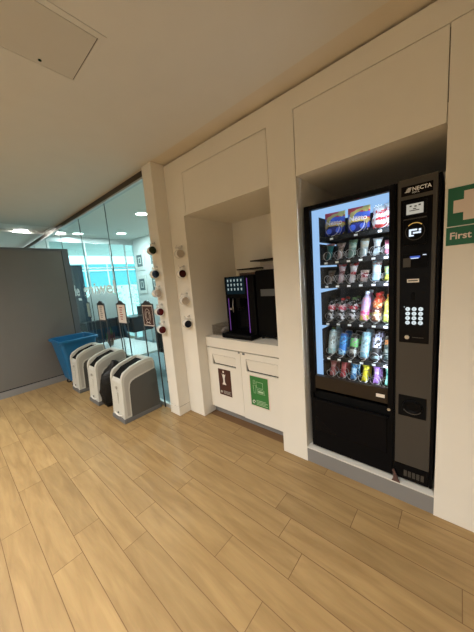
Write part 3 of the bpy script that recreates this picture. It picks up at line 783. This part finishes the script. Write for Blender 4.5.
# interior lining: dark back, side and top given their own glow
li = MB(); li.box(-.316, -.311, VY+.05, 2.30, .642, 1.93); li.box(mx0+.03, -.318, 2.29, 2.30, .642, 1.93)
v('interior_lining', M['innerdark'], li)
lp = MB(); lp.box(mx0+.021, mx0+.030, VY+.046, 2.30, .642, 1.93); v('glow_lining', M['glowlining'], lp, lab='pale blue side lining with added glow')
lp = MB(); lp.box(mx0+.03, -.318, VY+.046, 2.29, 1.925, 1.934); v('glow_lining', M['glowlining'], lp, lab='pale blue top lining with added glow')
door = MB()
door.box(mx0, wx0, VY, VY+.04, .60, mz1, .003); door.box(wx1, cz-.012, VY, VY+.04, .60, mz1, .003); door.box(wx0, wx1, VY+.0005, VY+.04, wz1, mz1-.0005, .002)
D = v('door_frame', M['black'], door)
v('door_sill', M['brownblk'], MB().box(wx0, wx1, VY-.002, VY+.04, .635, wz0, .003), D)
v('sticker', M['cream'], MB().box(-.388, -.338, VY-.004, VY-.002, .672, .694), D)
v('window_pane', M['macglass'], MB().box(wx0, wx1, VY+.010, VY+.014, wz0, wz1), D)
v('added_strip', M['led'], MB().box(-.3195, -.3165, VY+.045, VY+.056, .70, 1.90))  # unseen strip behind the frame, added to brighten the products
# delivery flap and lower door
low = MB(); low.box(mx0, cz-.012, VY+.002, VY+.04, mz0, .545, .003); low.box(mx0, mx0+.02, VY+.002, VY+.04, .545, .60); low.box(cz-.032, cz-.012, VY+.002, VY+.04, .545, .60)
v('lower_panel', M['black'], low)
v('delivery_recess', M['blackm'], MB().box(mx0+.02, cz-.032, VY+.03, VY+.04, .545, .60))
fl = v('delivery_flap', M['blackg'], MB().box(mx0+.03, cz-.045, VY-.008, VY+.002, .29, .545, .003))
v('flap_handle', M['black'], MB().box(mx0+.025, cz-.04, VY-.020, VY-.006, .540, .556, .005), fl)
v('lock', M['steel'], MB().lathe([(.009, 0), (.009, .006)], (-.315, VY+.001, .60), 14, rot=Matrix.Rotation(PI/2, 3, 'X')))
# control column
col = v('control_column', M['charcoal'], MB().box(cz, -.101, VY-.004, VY+.04, .255, mz1+.006, .003))
v('side_strip', M['black'], MB().box(-.1005, mx1, VY, VY+.04, mz0, mz1, .003)); v('column_gap', M['blackm'], MB().box(cz-.012, cz, VY+.01, VY+.04, mz0, mz1))
base = v('column_base', M['black'], MB().box(cz, -.101, VY-.002, VY+.04, mz0+.005, .252, .003))
g = MB()
for k in range(5): g.box(cz+.05+k*.022, cz+.066+k*.022, VY-.004, VY-.002, .175, .215)
v('grille', M['charcoal'], g, base)
y = VY-.004
lg = v('name_plate', M['blackg'], MB().box(-.262, -.122, y-.003, y, 1.873, 1.923, .001), col)
g = MB()
for k in range(4): g.prism([(-.245+k*.004, 1.890+k*.006), (-.222+k*.002, 1.890+k*.006), (-.220+k*.002, 1.894+k*.006), (-.243+k*.004, 1.894+k*.006)], 'y', y-.0036, y-.003)
v('emblem', M['tag'], g, lg)
t = text('NECTA', .027, (-.212-VO[0], y-.0036-VO[1], 1.893-VO[2]), RF, M['tag'], 'lettering', lg, sx=.95, bold=.0004)
t = text('FESTA', .012, (-.212-VO[0], y-.0036-VO[1], 1.880-VO[2]), RF, M['tag'], 'lettering', lg)
pl = v('control_panel', M['blackg'], MB().box(-.263, -.121, y-.003, y, 1.053, 1.853, .002), col); y -= .003
p = v('coin_display', M['black'], MB().box(-.250, -.145, y-.003, y, 1.765, 1.842, .001), pl)
v('screen', M['screen_cream'], MB().box(-.236, -.160, y-.0042, y-.003, 1.772, 1.826), p)
g = MB()
for k, (a, b) in enumerate(((-.222, 1.815), (-.200, 1.812), (-.182, 1.816))): g.box(a, a+.010, y-.0048, y-.0042, b-.004, b+.003)
g.box(-.222, -.178, y-.0048, y-.0042, 1.789, 1.793); g.box(-.206, -.192, y-.0048, y-.0042, 1.797, 1.802)
v('print', M['charcoal'], g, p)
p = v('card_reader', M['black'], MB().box(-.250, -.143, y-.006, y, 1.608, 1.752, .004), pl)
v('ring', M['screen_gold'], MB().tube([(-.195+.043*math.cos(a), y-.007, 1.680+.045*math.sin(a)) for a in [PI*.25+k*PI*.5/10 for k in range(11)]], .0022, 6), p)
v('ring', M['charcoal'], MB().tube([(-.195+.043*math.cos(a), y-.007, 1.680+.045*math.sin(a)) for a in [PI*.8+k*PI*1.4/16 for k in range(17)]], .0022, 6), p)
g = MB(); g.box(-.222, -.212, y-.008, y-.006, 1.655, 1.693); g.box(-.212, -.185, y-.008, y-.006, 1.684, 1.693); g.box(-.212, -.200, y-.008, y-.006, 1.655, 1.662); g.box(-.204, -.168, y-.008, y-.006, 1.668, 1.677); g.box(-.178, -.168, y-.008, y-.006, 1.680, 1.692)
v('screen', M['screen_lit'], g, p)
v('handle_lip', M['charcoal'], MB().box(-.248, -.145, y-.009, y-.005, 1.745, 1.750), p)
p = v('payment_display', M['black'], MB().box(-.252, -.135, y-.003, y, 1.484, 1.562, .002), pl)
v('screen', M['screen_blue'], MB().box(-.216, -.170, y-.004, y-.003, 1.537, 1.548), p); v('screen', M['screen_lit'], MB().box(-.226, -.176, y-.0046, y-.004, 1.534, 1.538).box(-.158, -.142, y-.004, y-.003, 1.549, 1.553), p)
v('card_slot', M['charcoal'], MB().box(-.248, -.212, y-.005, y-.003, 1.490, 1.540, .001), p)
v('label_plate', M['cream'], MB().box(-.228, -.172, y-.002, y, 1.403, 1.423), pl)
g = MB(); g.box(-.222, -.178, y-.0024, y-.002, 1.410, 1.416); v('print', M['charcoal'], g, pl)
v('coin_slot', M['blackm'], MB().box(-.206, -.190, y-.006, y, 1.30, 1.345, .004), pl)
for r in range(4):
    for c in range(3):
        k = v('key', M['keylit'], MB().lathe([(.0112, 0), (.0112, .003)], (-.222+c*.0305, y, 1.252-r*.0265), 18, rot=Matrix.Rotation(PI/2, 3, 'X')), pl)
        s = '123456789C0E'[r*3+c]
        text(s, .014, (-.2262+c*.0305-VO[0], y-.0036-VO[1], 1.2475-r*.0265-VO[2]), RF, M['greywall'], 'numeral', k, ext=.0003)
v('indicator', M['keylit'], MB().box(-.241, -.237, y-.001, y, 1.262, 1.266), pl)
v('return_button', M['steel'], MB().lathe([(.012, 0), (.011, .005)], (-.224, y, 1.085), 18, rot=Matrix.Rotation(PI/2, 3, 'X')), pl)
v('slot_line', M['charcoal'], MB().box(-.198, -.145, y-.001, y, 1.084, 1.088), pl)
y = VY-.004
p = v('coin_return', M['blackm'], MB().box(-.262, -.122, y-.004, y, .588, .722, .003), col)
v('cup', M['black'], MB().lathe([(.050, 0), (.048, .010), (.036, .008), (.030, .001)], (-.190, y-.004, .655), 24, rot=Matrix.Rotation(PI/2, 3, 'X'), sy=.85), p)
v('rim', M['charcoal'], MB().tube([(-.190+.048*math.cos(a), y-.013, .655+.04*math.sin(a)) for a in [PI*1.15+k*PI*.7/12 for k in range(13)]], .003, 6), p)
# trays and spirals
cols = [-.733, -.656, -.579, -.502, -.425, -.354]
shelf = {1: 1.742, 2: 1.578, 3: 1.410, 4: 1.135, 5: .868, 6: .690}
TY = VY+.10
spiral_me = None
for r, z in shelf.items():
    s = MB(); s.box(-.775, -.320, TY, 2.27, z-.012, z-.006); s.box(-.775, -.320, TY-.006, TY, z-.030, z+.003, .001); s.box(-.778, -.775, TY-.004, 2.25, z-.030, {1: 1.885, 2: 1.70, 3: 1.535, 4: 1.35, 5: 1.075, 6: .83}[r])
    for x in ([-.775]+[(a+b)/2 for a, b in zip(cols, cols[1:])]+[-.322] if r > 1 else [-.775, -.606, -.455, -.322]): s.box(x-.001, x+.001, TY, 2.2, z-.006, z+.020)
    sh = v('tray', M['innerdark'], s)
    cc = cols if r > 1 else [-.69, -.530, -.388]
    for x in cc:
        v('price_tag', M['tag'], MB().box(x-.010, x+.012, TY-.0078, TY-.006, z-.025, z-.012), sh)
        R_ = .031 if r > 1 else .052
        if r == 1 or True:
            sp = MB().tube([(x+R_*math.cos(a), TY+.004+.052*a/(2*PI), z-.004+R_+.002+R_*math.sin(a)) for a in [-PI/2+k*PI/8 for k in range(40)]], .0019, 5)
            v('spiral', M['wire'], sp)

# ---- products
def lean(o, x, y, z, a, label, cat, group):
    o.location = (x, y, z); o.rotation_euler = (-a, 0, random.uniform(-.12, .12)); tag(o, label, cat, group); return o
def pouch(name, w, h, d, m, flare=.0, crimp=None):
    mb = MB(); nx, nz = 8, 12
    for s in (-1, 1):
        vs = []
        for j in range(nz+1):
            v_ = j/nz; row = []
            wf = w/2*(1+flare*max(0, (v_-.62))*2-(.30*flare)*math.sin(PI*min(1, v_/.9)))
            for i in range(nx+1):
                u = i/nx*2-1
                th = d/2*max(0, (1-abs(u)**3))*max(0, math.sin(PI*min(1, max(0, (v_-.05)/.9))))**.55
                row.append(mb.bm.verts.new((u*wf, s*th*(1+.12*math.sin(u*9+v_*13)), v_*h)))
            vs.append(row)
        for j in range(nz):
            for i in range(nx):
                f = mb.bm.faces.new((vs[j][i], vs[j][i+1], vs[j+1][i+1], vs[j+1][i])); f.smooth = True
    bmesh.ops.remove_doubles(mb.bm, verts=mb.bm.verts[:], dist=.0002)
    return mb.build(name, m)
def bottle(name, r, h, m, capm, neck=True, lean_=None):
    o = empty(name, (0, 0, 0))
    if neck: prof = [(r*.85, 0), (r, .006), (r, h*.30), (r*.90, h*.42), (r, h*.54), (r, h*.66), (r*.75, h*.78), (r*.42, h*.86), (r*.40, h*.90)]
    else: prof = [(r*.85, 0), (r, .006), (r, h*.78), (r*.9, h*.86), (r*.52, h*.90), (r*.5, h*.92)]
    MB().lathe(prof, seg=20).build('body', m, o)
    MB().lathe([(r*.50, h*.90 if neck else h*.915), (r*.52, h*.99), (r*.46, h)], seg=16).build('cap', capm, o)
    return o
def can(name, r, h, m):
    o = empty(name, (0, 0, 0))
    MB().lathe([(r*.82, 0), (r, .008), (r, h-.014), (r*.84, h-.003)], seg=22).build('body', m, o)
    MB().lathe([(r*.85, h-.003), (r*.86, h), (r*.80, h), (r*.78, h-.003)], seg=22).build('lid', M['alu'], o)
    return o
PY = TY+.062
W_ = (.8, .82, .8); K_ = (.01, .01, .012); RD = (.45, .02, .03); BL = (.02, .06, .45); YL = (.75, .65, .03)
# row 1: big bags
bagm = bands('blue red crisp bag', [(0, (.015, .03, .30)), (.34, (.02, .03, .10)), (.40, (.7, .5, .05)), (.50, (.50, .02, .03)), (.54, (.05, .12, .60)), (.76, (.60, .02, .03))], speck=(.55, .45, .12), nscale=16)
for i, (x, l) in enumerate(((-.690, 'blue and red crisp bag at the left end of the top shelf'), (-.530, 'blue and red crisp bag, second from the left on the top shelf'))):
    o = pouch('crisp_bag', .138, .170, .05, bagm); lean(o, x, PY, shelf[1]+.002, .10, l, 'snack', 'snacks and drinks in the machine')
    g = text('Nesto', .044, (-.056, -.030, .075), RF, M['screen_w'] if 'screen_w' in M else M['white'], 'lettering', o, bold=.0012)
    g2 = MB().lathe([(.020, 0), (.018, .004)], (-.034, -.022, .034), 16, rot=Matrix.Rotation(PI/2, 3, 'X')).lathe([(.020, 0), (.018, .004)], (.030, -.022, .036), 16, rot=Matrix.Rotation(PI/2, 3, 'X'))
    g2.build('print', mat('bright blue print', (.05, .13, .75), .4), o)
wm = bands('red white sweet bag', [(0, (.6, .04, .03)), (.2, W_), (.36, (.6, .03, .05)), (.5, W_), (.64, (.65, .05, .06)), (.8, W_)], speck=(.7, .7, .72), nscale=30, wob=.12)
lean(pouch('sweet_bag', .074, .145, .04, wm, crimp=1), -.408, PY, shelf[1]+.002, .12, 'red and white striped sweet bag, left of two on the top shelf', 'snack', 'snacks and drinks in the machine')
lean(pouch('sweet_bag', .074, .160, .04, wm, crimp=1), -.352, PY+.02, shelf[1]+.002, .12, 'red and white striped sweet bag at the right end of the top shelf', 'snack', 'snacks and drinks in the machine')
row = {2: 'second shelf', 3: 'third shelf', 6: 'bottom shelf', 4: 'fourth shelf', 5: 'fifth shelf'}
snacks = {
 2: [('dark teal snack bar', [(0, (.01, .12, .14)), (.55, (.02, .18, .20)), (.85, (.45, .15, .15))], .13, .5), ('grey brown snack bar', [(0, (.40, .30, .28)), (.4, (.20, .15, .12)), (.8, (.35, .28, .22))], .125, .5),
     ('pale green nut pouch', [(0, (.18, .30, .27)), (.5, (.45, .55, .50)), (.75, (.12, .20, .12))], .14, .2), ('cream and olive snack pouch', [(0, (.35, .42, .42)), (.45, (.55, .52, .42)), (.8, (.22, .18, .10))], .135, .2),
     ('white and black snack bar', [(0, (.5, .6, .65)), (.35, K_), (.45, (.65, .7, .72)), (.8, (.3, .3, .35))], .125, .5), ('pink white snack pouch', [(0, (.7, .25, .35)), (.3, (.8, .75, .78)), (.6, (.6, .12, .25))], .10, .2)],
 3: [('brown snack bar', [(0, (.25, .20, .18)), (.4, (.14, .08, .05)), (.8, (.25, .18, .12))], .10, .5), ('mauve and white chocolate bar', [(0, (.55, .40, .45)), (.4, (.20, .08, .10)), (.62, (.7, .7, .8)), (.85, (.5, .05, .08))], .145, .5),
     ('white and red chocolate bar', [(0, (.7, .7, .75)), (.35, (.45, .03, .05)), (.5, (.75, .75, .8)), (.85, (.5, .03, .05))], .145, .5), ('dark red snack pouch', [(0, (.55, .45, .42)), (.3, (.30, .04, .05)), (.7, (.35, .25, .2))], .085, .3),
     ('pale blue snack pouch', [(0, (.40, .62, .80)), (.4, (.75, .78, .82)), (.72, (.35, .12, .10)), (.85, (.60, .50, .45))], .145, .2), ('green and yellow snack pouch', [(0, (.70, .75, .12)), (.35, (.25, .50, .45)), (.7, (.55, .65, .55))], .10, .2)],
 6: [('pink striped chocolate bar', [(0, (.45, .12, .12)), (.5, (.60, .30, .28)), (.85, (.55, .1, .1))], .14, .6), ('red chocolate bar', [(0, (.35, .03, .04)), (.45, (.50, .10, .10)), (.8, (.35, .05, .05))], .14, .6),
     ('blue and white chocolate bar', [(0, (.03, .20, .45)), (.3, (.35, .60, .80)), (.6, (.03, .06, .14)), (.8, (.6, .7, .8))], .14, .6), ('yellow chocolate bar', [(0, (.80, .70, .02)), (.55, (.30, .22, .10)), (.68, (.85, .75, .03))], .145, .6),
     ('lilac chocolate bar', [(0, (.38, .18, .60)), (.45, (.60, .50, .75)), (.7, (.30, .12, .50))], .145, .6), ('mint green snack bar', [(0, (.25, .65, .50)), (.5, (.03, .25, .22)), (.7, (.45, .70, .62))], .13, .6)]}
place = ['at the left end', 'second from the left', 'third from the left', 'fourth from the left', 'fifth from the left', 'at the right end']
for r, its in snacks.items():
    for c, (nm, st, h, fl) in enumerate(its):
        o = pouch('chocolate_bar' if fl > .4 else 'snack_pouch', .045 if fl > .4 else .053, h, .026, bands(nm, st, speck=tuple(min(1, a*1.3+.03) for a in st[0][1]), nscale=55, wob=.08), fl)
        lean(o, cols[c]+.004, PY-.012, shelf[r]+.004, .42, '%s %s of the %s' % (nm, place[c], row[r]), 'snack', 'snacks and drinks in the machine')
capk, capw, capr = M['black'], M['tag'], mat('red cap', (.4, .01, .01), .4)
dr4 = [('black bottle with a red band', [(0, (.03, .025, .03)), (.18, (.30, .30, .33)), (.26, K_), (.48, (.5, .03, .06)), (.64, (.75, .3, .35)), (.70, K_)], capk, .165),
       ('black bottle with a pink band', [(0, (.03, .025, .03)), (.18, (.30, .30, .33)), (.26, K_), (.48, (.6, .06, .12)), (.64, (.8, .4, .45)), (.70, K_)], capr, .165),
       ('black bottle with a crimson band', [(0, (.03, .03, .03)), (.18, (.34, .34, .36)), (.26, K_), (.52, (.45, .02, .04)), (.66, K_)], M['green_leaf'], .17),
       ('lilac and yellow bottle', [(0, (.62, .50, .08)), (.20, (.70, .08, .25)), (.34, (.50, .38, .70)), (.75, (.45, .42, .62))], M['inner'], .215),
       ('red and orange bottle', [(0, (.18, .05, .03)), (.2, (.55, .35, .15)), (.32, (.10, .02, .02)), (.52, (.7, .15, .03)), (.7, (.65, .06, .02))], capr, .20),
       ('yellow green bottle', [(0, (.45, .55, .08)), (.3, (.75, .72, .12)), (.6, (.80, .65, .10))], mat('orange cap', (.7, .2, .02), .4), .19)]
for c, (nm, st, cp, h) in enumerate(dr4):
    o = bottle('drink_bottle', .029, h, bands(nm, st, speck=tuple(min(1, a+.25) for a in st[1][1]) , nscale=50, wob=.04), cp)
    lean(o, cols[c]+.002, PY-.010, shelf[4]+.004, .36, '%s %s of the %s' % (nm, place[c], row[4]), 'drink', 'snacks and drinks in the machine')
dr5 = [('white water bottle', [(0, (.35, .62, .66)), (.2, (.68, .82, .85)), (.75, (.50, .68, .72))], 'b', M['green_leaf'], .205), ('bright blue can', [(0, (.25, .50, .70)), (.2, (.02, .20, .60)), (.5, (.05, .35, .75)), (.85, (.02, .12, .4))], 'c', None, .165),
       ('black and green can', [(0, K_), (.12, (.35, .37, .36)), (.3, K_), (.42, (.10, .45, .10)), (.80, K_)], 'c', None, .165), ('pale blue can', [(0, (.18, .42, .55)), (.2, (.40, .65, .78)), (.8, (.30, .55, .68))], 'c', None, .185),
       ('white and black can', [(0, (.30, .45, .50)), (.12, K_), (.45, (.62, .64, .80)), (.85, (.40, .42, .6))], 'c', None, .175), ('dark can with an orange band', [(0, (.02, .05, .06)), (.3, (.25, .30, .28)), (.45, (.02, .05, .06)), (.65, (.7, .25, .08)), (.85, K_)], 'c', None, .165)]
for c, (nm, st, k, cp, h) in enumerate(dr5):
    m = bands(nm, st, speck=tuple(min(1, a*.5+.02) for a in st[1][1]), nscale=60, wob=.03)
    o = bottle('drink_bottle', .030, h, m, cp, False) if k == 'b' else can('drink_can', .029, h, m)
    lean(o, cols[c]+.002, PY-.010, shelf[5]+.004, .38, '%s %s of the %s' % (nm, place[c], row[5]), 'drink', 'snacks and drinks in the machine')
for o in [q for q in bpy.data.objects if q.get('group') == 'snacks and drinks in the machine' and ('shelf' in q['label']) and not any(w_ in q['label'] for w_ in ('top shelf', 'second shelf', 'third shelf'))]:
    c = copy_tree(o); c.location.y += .105; c['label'] = 'rear ' + o['label']
# crumpled paper on plinth
o = MB()
o.prism([(-.018, 0), (.03, 0), (.018, .025), (.008, .055), (-.006, .085), (-.016, .075), (-.004, .04)], 'y', -.004, .006, bev=.002)
o = o.build('litter', mat('brown film', (.09, .05, .045), .3), None); o.location = (-.275, VY-.018, .1212); tag(o, 'small scrap of brown wrapper standing on the plinth at the foot of the machine', 'wrapper')

# ------------------------------------------------------------------ first aid sign
def fasign():
    y = S
    a = empty('first_aid_sign', (-.06, y, 1.675), 'green sign with a white cross on the wall right of the machine', 'sign')
    MB().box(0, .18, -.003, 0, 0, .182, .001).build('plate', M['fagreen'], a)
    cx, cz = .090, .091; t = .030; L = .068
    MB().prism([(cx-t, cz-L), (cx+t, cz-L), (cx+t, cz-t), (cx+L, cz-t), (cx+L, cz+t), (cx+t, cz+t), (cx+t, cz+L), (cx-t, cz+L), (cx-t, cz+t), (cx-L, cz+t), (cx-L, cz-t), (cx-t, cz-t)], 'y', -.004, -.003).build('cross', M['fawhite'], a)
    b = empty('first_aid_sign', (-.062, y, 1.582), 'green sign plate with the white word First below the cross sign', 'sign')
    MB().box(0, .182, -.003, 0, 0, .088, .001).build('plate', M['fagreen'], b)
    text('First aid', .046, (.013, -.0035, .030), RF, M['fawhite'], 'lettering', b, bold=.0010, sx=1.0)
fasign()

# ------------------------------------------------------------------ world
w = bpy.data.worlds.new('World'); bpy.context.scene.world = w; w.use_nodes = True
bg = w.node_tree.nodes['Background']; bg.inputs[0].default_value = (.80, .95, 1.0, 1); bg.inputs[1].default_value = 2.6
sun = bpy.data.lights.new('sun', 'SUN'); sun.energy = 3.0; sun.angle = .05; so = bpy.data.objects.new('sun', sun); C.objects.link(so); so.rotation_euler = Vector((-.45, .3, -.84)).to_track_quat('-Z', 'Y').to_euler()

# ------------------------------------------------------------------ camera
R = [(0.75587965, 0.03575106, -0.65373375), (0.64985352, -0.16237028, 0.7425135), (-0.07960128, -0.98608202, -0.14596534)]
right = Vector([r[0] for r in R]); down = Vector([r[1] for r in R]); fwd = Vector([r[2] for r in R])
cam = bpy.data.cameras.new('Camera'); co = bpy.data.objects.new('Camera', cam); C.objects.link(co)
mw = Matrix.Identity(4)
for i in range(3): mw[i][0] = right[i]; mw[i][1] = -down[i]; mw[i][2] = -fwd[i]
mw[2][3] = .873*1.725
co.matrix_world = mw
cam.sensor_fit = 'VERTICAL'; cam.sensor_height = 36; cam.lens = 256*36/632; cam.clip_start = .02; cam.clip_end = 200
sc = bpy.context.scene; sc.camera = co
sc.view_settings.view_transform = 'Standard'; sc.view_settings.look = 'None'; sc.view_settings.gamma = 1; sc.view_settings.exposure = .38
